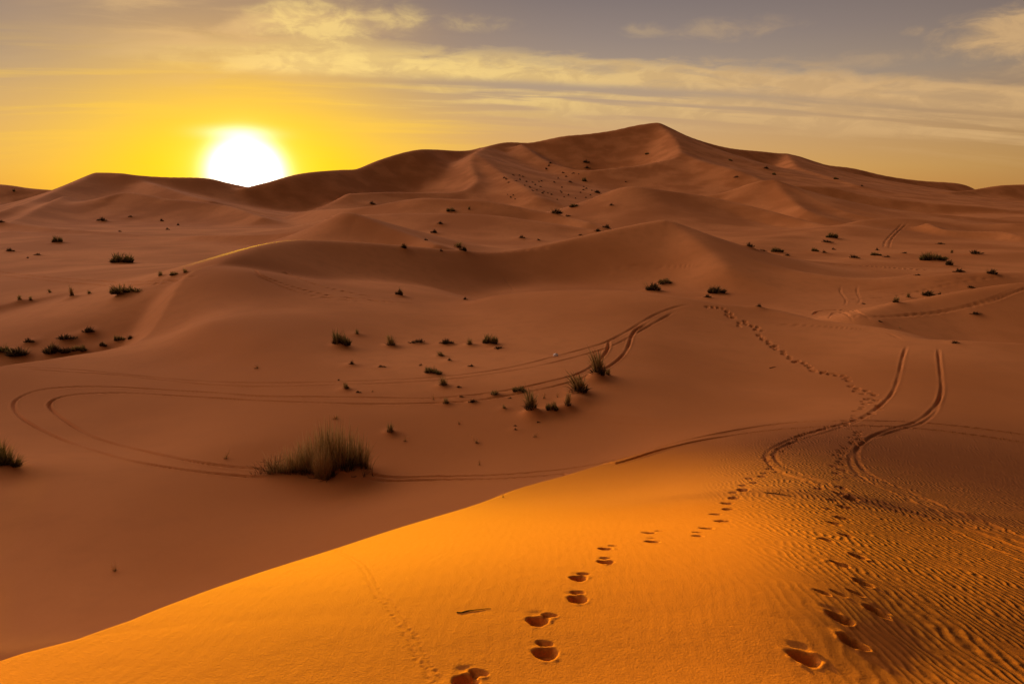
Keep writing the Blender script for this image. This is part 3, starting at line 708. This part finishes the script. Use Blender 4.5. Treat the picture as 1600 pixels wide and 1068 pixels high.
# wind ripples
warp = nt.node('ShaderNodeTexNoise'); nt.l.new(pos, warp.inputs['Vector']); warp.inputs['Scale'].default_value = .8; warp.inputs['Detail'].default_value = 3
warp2 = nt.noise(pos, 4.0, 2)
ph = nt.m('ADD', nt.m('MULTIPLY', sep.outputs[0], .96), nt.m('MULTIPLY', sep.outputs[1], -.06))
ph = nt.m('ADD', ph, nt.m('MULTIPLY', warp.outputs['Fac'], .42))
ph = nt.m('ADD', ph, nt.m('MULTIPLY', warp2, .12))
wave = nt.m('SINE', nt.m('MULTIPLY', ph, 6.283 / .085))
wave = nt.m('POWER', nt.m('MULTIPLY_ADD', wave, .5, .5), 1.6)
patch = nt.ss(nt.noise(pos, 1.3, 2), .20, .50)
hgt = nt.m('MULTIPLY', nt.m('MULTIPLY', wave, patch), nt.m('MULTIPLY', nt.m('MAXIMUM', rip, nt.m('MULTIPLY', sun_tint, .03)), .026))
hgt = nt.m('ADD', hgt, nt.m('MULTIPLY', nt.noise(pos, 75, 3, .65), .0050))
hgt = nt.m('ADD', hgt, nt.m('MULTIPLY', nt.noise(pos, 4.5, 4, .6), .009))
hgt = nt.m('ADD', hgt, nt.m('MULTIPLY', fine, .0016))
bp = nt.node('ShaderNodeBump'); bp.inputs['Strength'].default_value = 1.0; bp.inputs['Distance'].default_value = 1.0
nt.l.new(hgt, bp.inputs['Height']); nt.l.new(bp.outputs[0], bs.inputs['Normal'])

V = np.stack([X, np.repeat(RY[:, None], NC, 1), Z], -1).reshape(-1, 3)
ii = np.arange(NR - 1)[:, None] * NC + np.arange(NC - 1)[None, :]
F = np.stack([ii, ii + 1, ii + 1 + NC, ii + NC], -1).reshape(-1, 4)
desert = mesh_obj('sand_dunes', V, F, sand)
desert['kind'] = 'structure'
ax, ay = V[:, 0], V[:, 1]
def sst(x, a, b): t = np.clip((x - a) / (b - a), 0, 1); return t * t * (3 - 2 * t)
# ripples cover the right hand flank, between the foreground and the crossing ruts
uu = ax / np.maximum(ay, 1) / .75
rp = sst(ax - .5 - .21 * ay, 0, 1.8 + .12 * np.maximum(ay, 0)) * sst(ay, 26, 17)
tint_mask = up(soften((1 / (1 + np.exp(-np.clip((hG - hV) / .25, -30, 30)))) * sst(qy, 24, 15), 6, 3).reshape(CX.shape), 3, 1).ravel()
at = desert.data.attributes.new('sunlit_tint', 'FLOAT', 'POINT'); at.data.foreach_set('value', np.clip(tint_mask, 0, 1).astype(np.float32))
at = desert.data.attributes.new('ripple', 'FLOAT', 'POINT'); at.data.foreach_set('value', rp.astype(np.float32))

# ------------------------------------------------------------------ plant materials and objects
def plant_mat(name, stops, rough=.8):
    m, nt, b = new_mat(name)
    f = nt.node('ShaderNodeAttribute', attribute_name='tone').outputs['Fac']
    g = nt.node('ShaderNodeNewGeometry'); v = nt.noise(g.outputs['Position'], 9, 2)
    f = nt.m('ADD', f, nt.m('MULTIPLY_ADD', v, .3, -.15))
    c = nt.ramp(f, stops)
    nt.put(b.inputs['Base Color'], c); b.inputs['Roughness'].default_value = rough; b.inputs['Specular IOR Level'].default_value = .1
    tr = nt.node('ShaderNodeBsdfTranslucent'); nt.put(tr.inputs['Color'], c); mx_ = nt.node('ShaderNodeMixShader'); mx_.inputs[0].default_value = .45
    nt.l.new(b.outputs[0], mx_.inputs[1]); nt.l.new(tr.outputs[0], mx_.inputs[2])
    nt.l.new(mx_.outputs[0], [n for n in m.node_tree.nodes if n.type == 'OUTPUT_MATERIAL'][0].inputs[0])
    return m
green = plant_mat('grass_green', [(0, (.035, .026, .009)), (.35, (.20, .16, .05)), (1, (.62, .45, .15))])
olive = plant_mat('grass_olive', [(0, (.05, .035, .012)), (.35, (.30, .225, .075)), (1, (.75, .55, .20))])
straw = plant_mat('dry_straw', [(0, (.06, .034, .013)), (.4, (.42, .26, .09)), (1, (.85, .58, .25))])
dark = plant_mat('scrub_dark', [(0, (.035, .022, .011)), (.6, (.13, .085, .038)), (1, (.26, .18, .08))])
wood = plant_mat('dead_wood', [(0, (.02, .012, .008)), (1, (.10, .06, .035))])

def place(o, p, w_, h_, label, cat, group=None, rz=None):
    k = math.sqrt(p[0] ** 2 + p[1] ** 2) / FPX * math.cos(math.atan2(p[0], p[1]))
    o.location = (p[0], p[1], ground(p[0], p[1]) - .04 * h_ * k)
    o.scale = (w_ * k / 2, w_ * k / 2, h_ * k * 1.28)
    if rz is not None: o.rotation_euler = (0, 0, rz)
    o['label'] = label; o['category'] = cat
    if group: o['group'] = group

def data(name, geo_, mat):
    o = mesh_obj(name, geo_[0], geo_[1], mat, cols=geo_[2], smooth=False); return o
# prototypes: one mesh of each, shared by the copies
KIND = {}
def proto(kind, v):
    if (kind, v) in KIND: return KIND[kind, v]
    s_ = 100 * v + sum(map(ord, kind))
    if kind == 'tuft':
        lean = [(-.45, 0), (.1, 0), (-.2, .1), (.3, 0)][v % 4]
        parts = [('blades', blades(70, .75, .45, lean, .35, .070, s_), olive), ('dry_stems', blades(80, .95, .35, lean, .5, .055, s_ + 1, tone=(.4, 1)), straw),
                 ('stub', blades(70, .75, .2, (0, 0), .6, .11, s_ + 2, base=.5, up=.34), dark)]
        nm, ct = 'grass_tuft', 'grass tuft'
    elif kind == 'bush':
        cl = [(-.5, .1, .6), (-.15, -.1, 1.0), (.25, .1, .85), (.55, 0, .55)]
        g = np.random.default_rng(s_); cl = [(a + g.normal(0, .12), b, h * g.uniform(.75, 1.1)) for a, b, h in cl]
        parts = [('foliage', merge(*[blades(85, .45, .35, (g.normal(0, .15), 0), .45, .085, s_ + i, base=.26, up=h, cx=a, cy=b) for i, (a, b, h) in enumerate(cl)]), dark if v % 2 else green),
                 ('dry_stems', blades(26, .95, .5, (0, 0), .25, .05, s_ + 9, base=.5, up=1.05, tone=(.3, .9)), straw),
                 ('stub', merge(*[blades(55, .4, .3, (0, 0), .7, .14, s_ + 20 + i, base=.3, up=.4 * h + .1, cx=a, cy=b) for i, (a, b, h) in enumerate(cl)]), dark)]
        nm, ct = 'desert_shrub', 'shrub'
    elif kind == 'low':
        g = np.random.default_rng(s_)
        sp_ = [(-.12, 1.0, .36, 60), (.22, .62, .36, 44), (.62, .36, .34, 30), (-.55, .42, .34, 30)]
        parts = [('foliage', merge(*[blades(n, r_, .25, (g.normal(.1, .2), 0), .55, .085, s_ + i, base=.30, up=u_ * g.uniform(.75, 1.1), cx=x_ + g.normal(0, .08), cy=g.normal(0, .12), tone=(0, .9)) for i, (x_, u_, r_, n) in enumerate(sp_)]), dark)]
        nm, ct = 'scrub_clump', 'scrub clump'
    else:
        parts = [('stalks', merge(blades(16, .9, .4, (0, 0), .2, .06, s_, base=.12, tone=(.1, .8)), twigs(4, s_ + 3, .022)), straw), ('stub', blades(26, .5, .3, (0, 0), .7, .09, s_ + 5, base=.3, up=.3), dark)]
        nm, ct = 'dry_sprig', 'dry sprig'
    KIND[kind, v] = (nm, ct, parts, {}); return KIND[kind, v]

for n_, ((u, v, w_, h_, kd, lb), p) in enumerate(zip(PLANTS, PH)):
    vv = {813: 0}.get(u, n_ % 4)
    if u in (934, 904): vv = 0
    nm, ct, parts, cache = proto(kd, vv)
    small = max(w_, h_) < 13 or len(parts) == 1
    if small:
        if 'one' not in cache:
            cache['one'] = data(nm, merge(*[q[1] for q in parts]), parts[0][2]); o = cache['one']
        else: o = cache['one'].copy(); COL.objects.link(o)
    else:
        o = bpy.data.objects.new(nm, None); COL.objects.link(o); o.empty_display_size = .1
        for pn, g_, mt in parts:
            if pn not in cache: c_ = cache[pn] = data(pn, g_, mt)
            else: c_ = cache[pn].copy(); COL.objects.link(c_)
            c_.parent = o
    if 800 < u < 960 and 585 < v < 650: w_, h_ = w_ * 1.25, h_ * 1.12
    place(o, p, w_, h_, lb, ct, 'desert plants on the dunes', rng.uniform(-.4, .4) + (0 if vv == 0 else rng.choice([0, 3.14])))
sp_g = np.random.default_rng(5)
for n_, p in enumerate(SH):
    nm, ct, parts, cache = proto('low', n_ % 4)
    if 'one' not in cache: cache['one'] = o = data(nm, merge(*[q[1] for q in parts]), parts[0][2])
    else: o = cache['one'].copy(); COL.objects.link(o)
    place(o, p, sp_g.uniform(4, 7.5), sp_g.uniform(1.8, 3.4), 'tiny dark scrub speck in the sprinkle on the pinkish flank of the big dune', 'scrub clump', 'scrub specks on the flank of the big dune', sp_g.uniform(0, 6))

# ---- the large shrub in the basin
def clump_set(spec, k, seed, mat_tone=(0, 1)):
    out = []
    for i, (dx, dy, h, r, n, lean, droop) in enumerate(spec):
        v, f, t = blades(int(n * .62), 1.0, .40, (lean, 0), droop, .034, seed + i, base=.38, tone=mat_tone)
        v = [(x * r * k + dx * k, y * r * k * .8 + dy * k, z * h * k * 1.3) for x, y, z in v]; out.append((v, f, t))
    return merge(*out)
p0 = BIG[0]; k = p0[1] / FPX * 1.04
big = bpy.data.objects.new('desert_shrub', None); COL.objects.link(big); big.location = (p0[0], p0[1], ground(p0[0], p0[1]) - .03)
big['label'] = 'largest shrub, a wide spiky mass of olive and straw grass in the sandy basin'; big['category'] = 'shrub'
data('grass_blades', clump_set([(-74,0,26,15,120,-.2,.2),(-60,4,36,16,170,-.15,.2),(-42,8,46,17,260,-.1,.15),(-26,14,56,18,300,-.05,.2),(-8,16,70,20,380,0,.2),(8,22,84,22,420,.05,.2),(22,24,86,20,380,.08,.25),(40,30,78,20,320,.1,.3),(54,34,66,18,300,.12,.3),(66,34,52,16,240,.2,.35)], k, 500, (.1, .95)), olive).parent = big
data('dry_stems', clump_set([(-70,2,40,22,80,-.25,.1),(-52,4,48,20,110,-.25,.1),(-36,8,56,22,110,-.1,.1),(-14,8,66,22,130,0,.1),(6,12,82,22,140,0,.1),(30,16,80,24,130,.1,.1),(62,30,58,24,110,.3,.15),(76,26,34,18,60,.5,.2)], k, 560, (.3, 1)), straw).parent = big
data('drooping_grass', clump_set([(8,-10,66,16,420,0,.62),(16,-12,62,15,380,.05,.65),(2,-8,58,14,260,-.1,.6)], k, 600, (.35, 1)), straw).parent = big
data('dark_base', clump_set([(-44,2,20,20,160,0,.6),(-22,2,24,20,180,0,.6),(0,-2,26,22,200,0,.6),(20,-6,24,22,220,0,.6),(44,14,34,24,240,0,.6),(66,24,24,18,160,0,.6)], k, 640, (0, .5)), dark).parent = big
g_ = []
for i, (dx, dy, sc_) in enumerate([(-92,-4,26),(-80,0,34),(-68,2,40),(-100,-8,16),(74,-4,18),(88,-2,14)]):
    v, f, t = twigs(7, 700 + i, .014, .55); g_.append(([(x * sc_ * k + dx * k, y * sc_ * k + dy * k, z * sc_ * k) for x, y, z in v], f, t))
data('dead_twigs', merge(*g_), wood).parent = big
g_ = []
for i, (dx, dy) in enumerate([(-30,-8),(-14,-9),(20,-16),(60,-6),(-96,-8)]):
    v, f, t = twigs(2, 740 + i, .05, 1.0, .12, 1); g_.append(([(x * 20 * k + dx * k, y * 14 * k + dy * k, z * 12 * k + .02) for x, y, z in v], f, t))
data('roots', merge(*g_), wood).parent = big
# ---- the dark bush cut by the left frame edge
p1 = BIG[1]; k = p1[1] / FPX * 1.04
eb = bpy.data.objects.new('desert_shrub', None); COL.objects.link(eb); eb.location = (p1[0], p1[1], ground(p1[0], p1[1]) - .03)
eb['label'] = 'black-green dense bush cut off by the left frame edge below the loop ruts'; eb['category'] = 'shrub'
data('foliage', clump_set([(-34,8,46,24,420,0,.4),(-14,8,48,22,420,0,.4),(2,4,38,20,360,.1,.45),(16,2,22,17,260,.3,.5)], k, 800, (0, .7)), green).parent = eb
data('dark_base', clump_set([(-30,0,28,26,260,0,.6),(-4,0,24,24,260,0,.6),(22,-2,12,18,160,.3,.6)], k, 840, (0, .4)), dark).parent = eb

# ---- loose bits lying on the sand
def lying(name, pa, pb, label, r, seed, branch=0):
    a, b = hits([pa[0], pb[0]], [pa[1], pb[1]]); g = np.random.default_rng(seed); pts = []
    for t_ in np.linspace(0, 1, 9):
        q = a * (1 - t_) + b * t_; q[:2] += g.normal(0, .006, 2); q[2] = ground(q[0], q[1]) + r * .4 + .002 * math.sin(t_ * 3.1); pts.append(q - a)
    vs, fs, ts = [], [], []
    def tube(pp, r0):
        k0 = len(vs); m_ = len(pp)
        for i, q in enumerate(pp):
            d = pp[min(i + 1, m_ - 1)] - pp[max(i - 1, 0)]; d = d / (np.linalg.norm(d) + 1e-9)
            n1 = np.cross(d, (0, 0, 1.)); n1 /= np.linalg.norm(n1); n2 = np.cross(d, n1); w_ = r0 * (1 - .75 * i / (m_ - 1))
            for j in range(5): vs.append(tuple(q + (n1 * math.cos(j * 1.2566) + n2 * math.sin(j * 1.2566)) * w_)); ts.append(.3 + .1 * (j % 2))
        for i in range(m_ - 1):
            for j in range(5): fs.append((k0 + 5*i + j, k0 + 5*i + (j+1) % 5, k0 + 5*i + 5 + (j+1) % 5, k0 + 5*i + 5 + j))
    tube(pts, r)
    for i in range(branch):
        s_ = pts[3 + i]; e = s_ + (pts[-1] - pts[0]) * .3 + np.array([g.normal(0, .05), .12 + .05 * i, .05]); tube([s_ * (1 - q) + e * q for q in np.linspace(0, 1, 5)], r * .6)
    o = data(name, (vs, fs, ts), wood); o.location = a; o['label'] = label; o['category'] = 'twig'
lying('twig', (713,957), (767,950), 'straight thin dead stalk lying alone on the sunlit orange sand', .0042, 1)
lying('twig', (1194,769), (1240,775), 'forked dead branch lying on orange sand between the two footprint trails', .009, 2, 2)
lying('twig', (1202,575), (1212,573), 'small dark stick on the brown slope left of the winding footprints', .03, 3)
lying('twig', (777,546), (786,541), 'short dark broken stalk beside the round tuft of the upper row', .03, 4)
p = hits(868, 556)[0]; k = p[1] / FPX
g = np.random.default_rng(2); vs, fs = [], []
for i in range(7):
    th = math.pi * i / 6
    for j in range(10):
        f_ = j * .62832; rr = .12 * (1 + .12 * math.sin(3 * f_ + i) + g.normal(0, .03)); vs.append((rr * math.sin(th) * math.cos(f_) * 1.2, rr * math.sin(th) * math.sin(f_), rr * .8 * math.cos(th) + .05))
for i in range(6):
    for j in range(10): fs.append((i*10 + j, i*10 + 10 + j, i*10 + 10 + (j+1) % 10, i*10 + (j+1) % 10))
m_, nt, b_ = new_mat('white_stone'); gg = nt.node('ShaderNodeNewGeometry')
nt.put(b_.inputs['Base Color'], nt.mix(nt.noise(gg.outputs['Position'], 30, 3), (.8, .72, .62, 1), (.95, .9, .85, 1))); b_.inputs['Roughness'].default_value = .6
o = mesh_obj('pebble', vs, fs, m_); o.location = (p[0], p[1], ground(p[0], p[1]))
o['label'] = 'single white pebble on the brown sand above the curving double rut'; o['category'] = 'pebble'

# ------------------------------------------------------------------ light
sl = bpy.data.lights.new('sun', 'SUN'); sl.energy = 9.2; sl.angle = R(.7); sl.color = (1.0, .59, .0)
so = bpy.data.objects.new('sun', sl); COL.objects.link(so)
so.rotation_euler = (R(90) - SUN_EL, 0, math.pi - SUN_AZ)
from mathutils import Vector
so.rotation_euler = Vector(-sun_dir).to_track_quat('-Z', 'Y').to_euler()

wd = bpy.data.worlds.new('World'); scene.world = wd; wd.use_nodes = True; wd.node_tree.nodes.clear()
nt = NT(wd.node_tree)
wout = nt.node('ShaderNodeOutputWorld'); bg = nt.node('ShaderNodeBackground'); nt.l.new(bg.outputs[0], wout.inputs[0])
tc = nt.node('ShaderNodeTexCoord'); dirn = tc.outputs['Generated']
sx = nt.node('ShaderNodeSeparateXYZ'); nt.l.new(dirn, sx.inputs[0])
D_ = 180 / math.pi
el = nt.m('MULTIPLY', nt.m('ARCSINE', sx.outputs[2]), D_)
az = nt.m('MULTIPLY', nt.m('ARCTAN2', sx.outputs[0], sx.outputs[1]), D_)
def lin(r, g, b):
    f = lambda v: ((v / 255 + .055) / 1.055) ** 2.4 if v > 10 else v / 255 / 12.92
    return (f(r), f(g), f(b))
base = nt.ramp(nt.m('DIVIDE', el, 45, clamp=True), [(0, lin(214, 150, 72)), (.045, lin(216, 164, 92)), (.11, lin(202, 160, 112)), (.19, lin(168, 146, 126)), (.26, lin(144, 127, 119)), (.33, lin(122, 109, 108)), (.6, (.075, .055, .055)), (1, (.065, .047, .047))])
daz = nt.m('SUBTRACT', az, math.degrees(SUN_AZ)); de = nt.m('SUBTRACT', el, math.degrees(SUN_EL))
# darker to the right, away from the sun
rightness = nt.ss(nt.m('ABSOLUTE', daz), 25, 100)
base = nt.mix(nt.m('MULTIPLY', nt.m('MULTIPLY', rightness, nt.ss(el, 80, 40)), .88), base, (.07, .04, .035, 1))
# added fill light: unseen bright sky lobe above the frame, models the dune slopes
fill_lobe = nt.m('MULTIPLY', nt.m('MULTIPLY', nt.ss(el, 15, 21), nt.ss(el, 46, 24)), nt.ss(nt.m('ABSOLUTE', nt.m('ADD', az, 55)), 76, 10))
def glow(kx, ky, s, p=1.0):
    q = nt.m('SQRT', nt.m('ADD', nt.m('POWER', nt.m('MULTIPLY', daz, kx), 2), nt.m('POWER', nt.m('MULTIPLY', de, ky), 2)))
    return nt.m('EXPONENT', nt.m('MULTIPLY', nt.m('POWER', nt.m('DIVIDE', q, s), p), -1))
g1 = glow(.70, 1.0, 8.6, 1.8); g2 = glow(.50, 1.0, 5.6, 1.9)
sky = nt.mix(nt.m('MULTIPLY', g1, .95), base, (*lin(248, 178, 34), 1))
sky = nt.mix(nt.m('MULTIPLY', g2, .95), sky, (*lin(255, 222, 0), 1))
# ---- clouds, laid out by compass bearing and height above the horizon
elc = nt.m('ADD', nt.m('MULTIPLY_ADD', az, -.04, 9.9), nt.m('MULTIPLY', nt.m('MULTIPLY', az, az), -.0017))
t = nt.m('SUBTRACT', el, elc)
cv = nt.xyz(nt.m('MULTIPLY', az, .075), nt.m('MULTIPLY', t, .42), 3.1)
n1 = nt.noise(cv, 1.6, 7, .58, .35)
cv2 = nt.xyz(nt.m('MULTIPLY', az, .03), nt.m('MULTIPLY', t, .55), 7.7)
n2 = nt.noise(cv2, 2.2, 6, .55, .3)
cv3 = nt.xyz(nt.m('MULTIPLY', az, .15), nt.m('MULTIPLY', el, .36), 1.7)
n3 = nt.noise(cv3, 2.4, 8, .62, .5)
def gauss(v, c, s): return nt.m('EXPONENT', nt.m('MULTIPLY', nt.m('POWER', nt.m('DIVIDE', nt.m('SUBTRACT', v, c), s), 2), -1))
ts = nt.m('ADD', t, nt.m('ADD', nt.m('MULTIPLY_ADD', n1, 3.0, -1.5), nt.m('MULTIPLY_ADD', n3, 1.6, -.8)))
band = nt.m('MULTIPLY', nt.ss(ts, 1.35, .1), nt.ss(t, -1.5, -.7))
band = nt.m('MULTIPLY', band, nt.m('MULTIPLY', nt.ss(az, -33, -12), nt.m('MULTIPLY_ADD', nt.ss(n1, .30, .52), .55, .45)))
low = nt.m('MULTIPLY', nt.m('MULTIPLY', gauss(t, -2.4, 1.3), nt.ss(n2, .42, .58)), nt.ss(az, -18, 6))
low = nt.m('MULTIPLY', low, 1.0)
haze = nt.m('MULTIPLY', nt.m('MULTIPLY', gauss(el, 12.0, 3.6), nt.ss(az, 3, -14)), nt.m('MULTIPLY_ADD', nt.ss(n1, .36, .66), .62, .12))
strk = nt.m('MULTIPLY', nt.m('MULTIPLY', gauss(el, 6.0, 3.2), nt.ss(n2, .47, .66)), nt.ss(az, 10, -12))
def puff(a, e, sa, se, lo=.40, hi=.60):
    lo -= .05; hi += .12
    w = nt.m('MULTIPLY', gauss(az, a, sa), gauss(el, e, se))
    return nt.ss(nt.m('MULTIPLY', nt.m('MULTIPLY_ADD', n3, 1.1, .05), nt.m('POWER', w, .5)), lo, hi)
pf = None
for a, o_ in [((-15.0, 12.3, 4.2, 1.7, .26, .54), .85), ((-9.0, 13.0, 3.0, 1.1, .32, .60), .65), ((-3.0, 12.9, 3.4, .7, .36, .66), .35), ((35.5, 10.1, 4.6, 1.4, .24, .46), 1.0), ((28.8, 10.9, 1.0, .35, .36, .66), .45),
                ((16.5, 12.0, 5.0, .9, .34, .70), .38), ((10.5, 12.2, 2.4, .6, .36, .70), .3), ((26.5, 9.4, 4.4, .7, .36, .66), .3), ((37, 8.2, 4.0, .9, .34, .64), .5)]:
    q = nt.m('MULTIPLY', puff(*a), o_); pf = q if pf is None else nt.m('MAXIMUM', pf, q)
near_sun = nt.ss(nt.m('ABSOLUTE', daz), 46, 4)
ccol = nt.mix(near_sun, (*lin(214, 172, 118), 1), (*lin(253, 218, 130), 1))
ccol = nt.mix(nt.m('MULTIPLY', nt.ss(n3, .60, .40), .35), ccol, (*lin(176, 140, 100), 1))
sky = nt.mix(nt.m('MULTIPLY', haze, .9), sky, nt.mix(nt.ss(nt.m('ABSOLUTE', daz), 17, 3), (*lin(150, 126, 110), 1), (*lin(226, 184, 122), 1)))
sky = nt.mix(nt.m('MULTIPLY', strk, .45), sky, (*lin(250, 200, 60), 1))
sky = nt.mix(nt.m('MULTIPLY', low, .75), sky, ccol)
sky = nt.mix(nt.m('MULTIPLY', band, .85), sky, ccol)
sky = nt.mix(nt.m('MULTIPLY', pf, .78), sky, ccol)
# ---- the burnt out sun and its inner glow
core = glow(1.0, 1.0, 2.45, 3.4); inner = glow(1.0, 1.2, 3.5, 2.2)
sky = nt.mix(inner, sky, (1.15, .95, .18, 1))
bar = nt.m('MULTIPLY', gauss(de, 3.0, .45), gauss(daz, -.3, 2.2))
sky = nt.mix(nt.m('MULTIPLY', bar, .85), sky, (1.2, 1.1, .6, 1))
sky = nt.mix(core, sky, (4, 3.8, 3.2, 1))
sky = nt.mix(fill_lobe, sky, (4.6, 3.05, 2.45, 1))
nish = nt.node('ShaderNodeTexSky', sky_type='NISHITA'); nish.sun_disc = False
nish.sun_elevation = SUN_EL; nish.sun_rotation = SUN_AZ
sky = nt.mix(1.0, sky, nt.mix(1.0, nish.outputs[0], (.01, .01, .01, 1), 'MULTIPLY'), 'ADD')
nt.l.new(sky, bg.inputs[0]); bg.inputs[1].default_value = 1.0

# ------------------------------------------------------------------ render settings
scene.render.engine = 'CYCLES'
scene.view_settings.view_transform = 'Standard'; scene.view_settings.look = 'None'; scene.view_settings.exposure = 0
scene.cycles.use_denoising = True
scene.cycles.max_bounces = 4; scene.cycles.diffuse_bounces = 3
scene.cycles.use_adaptive_sampling = True
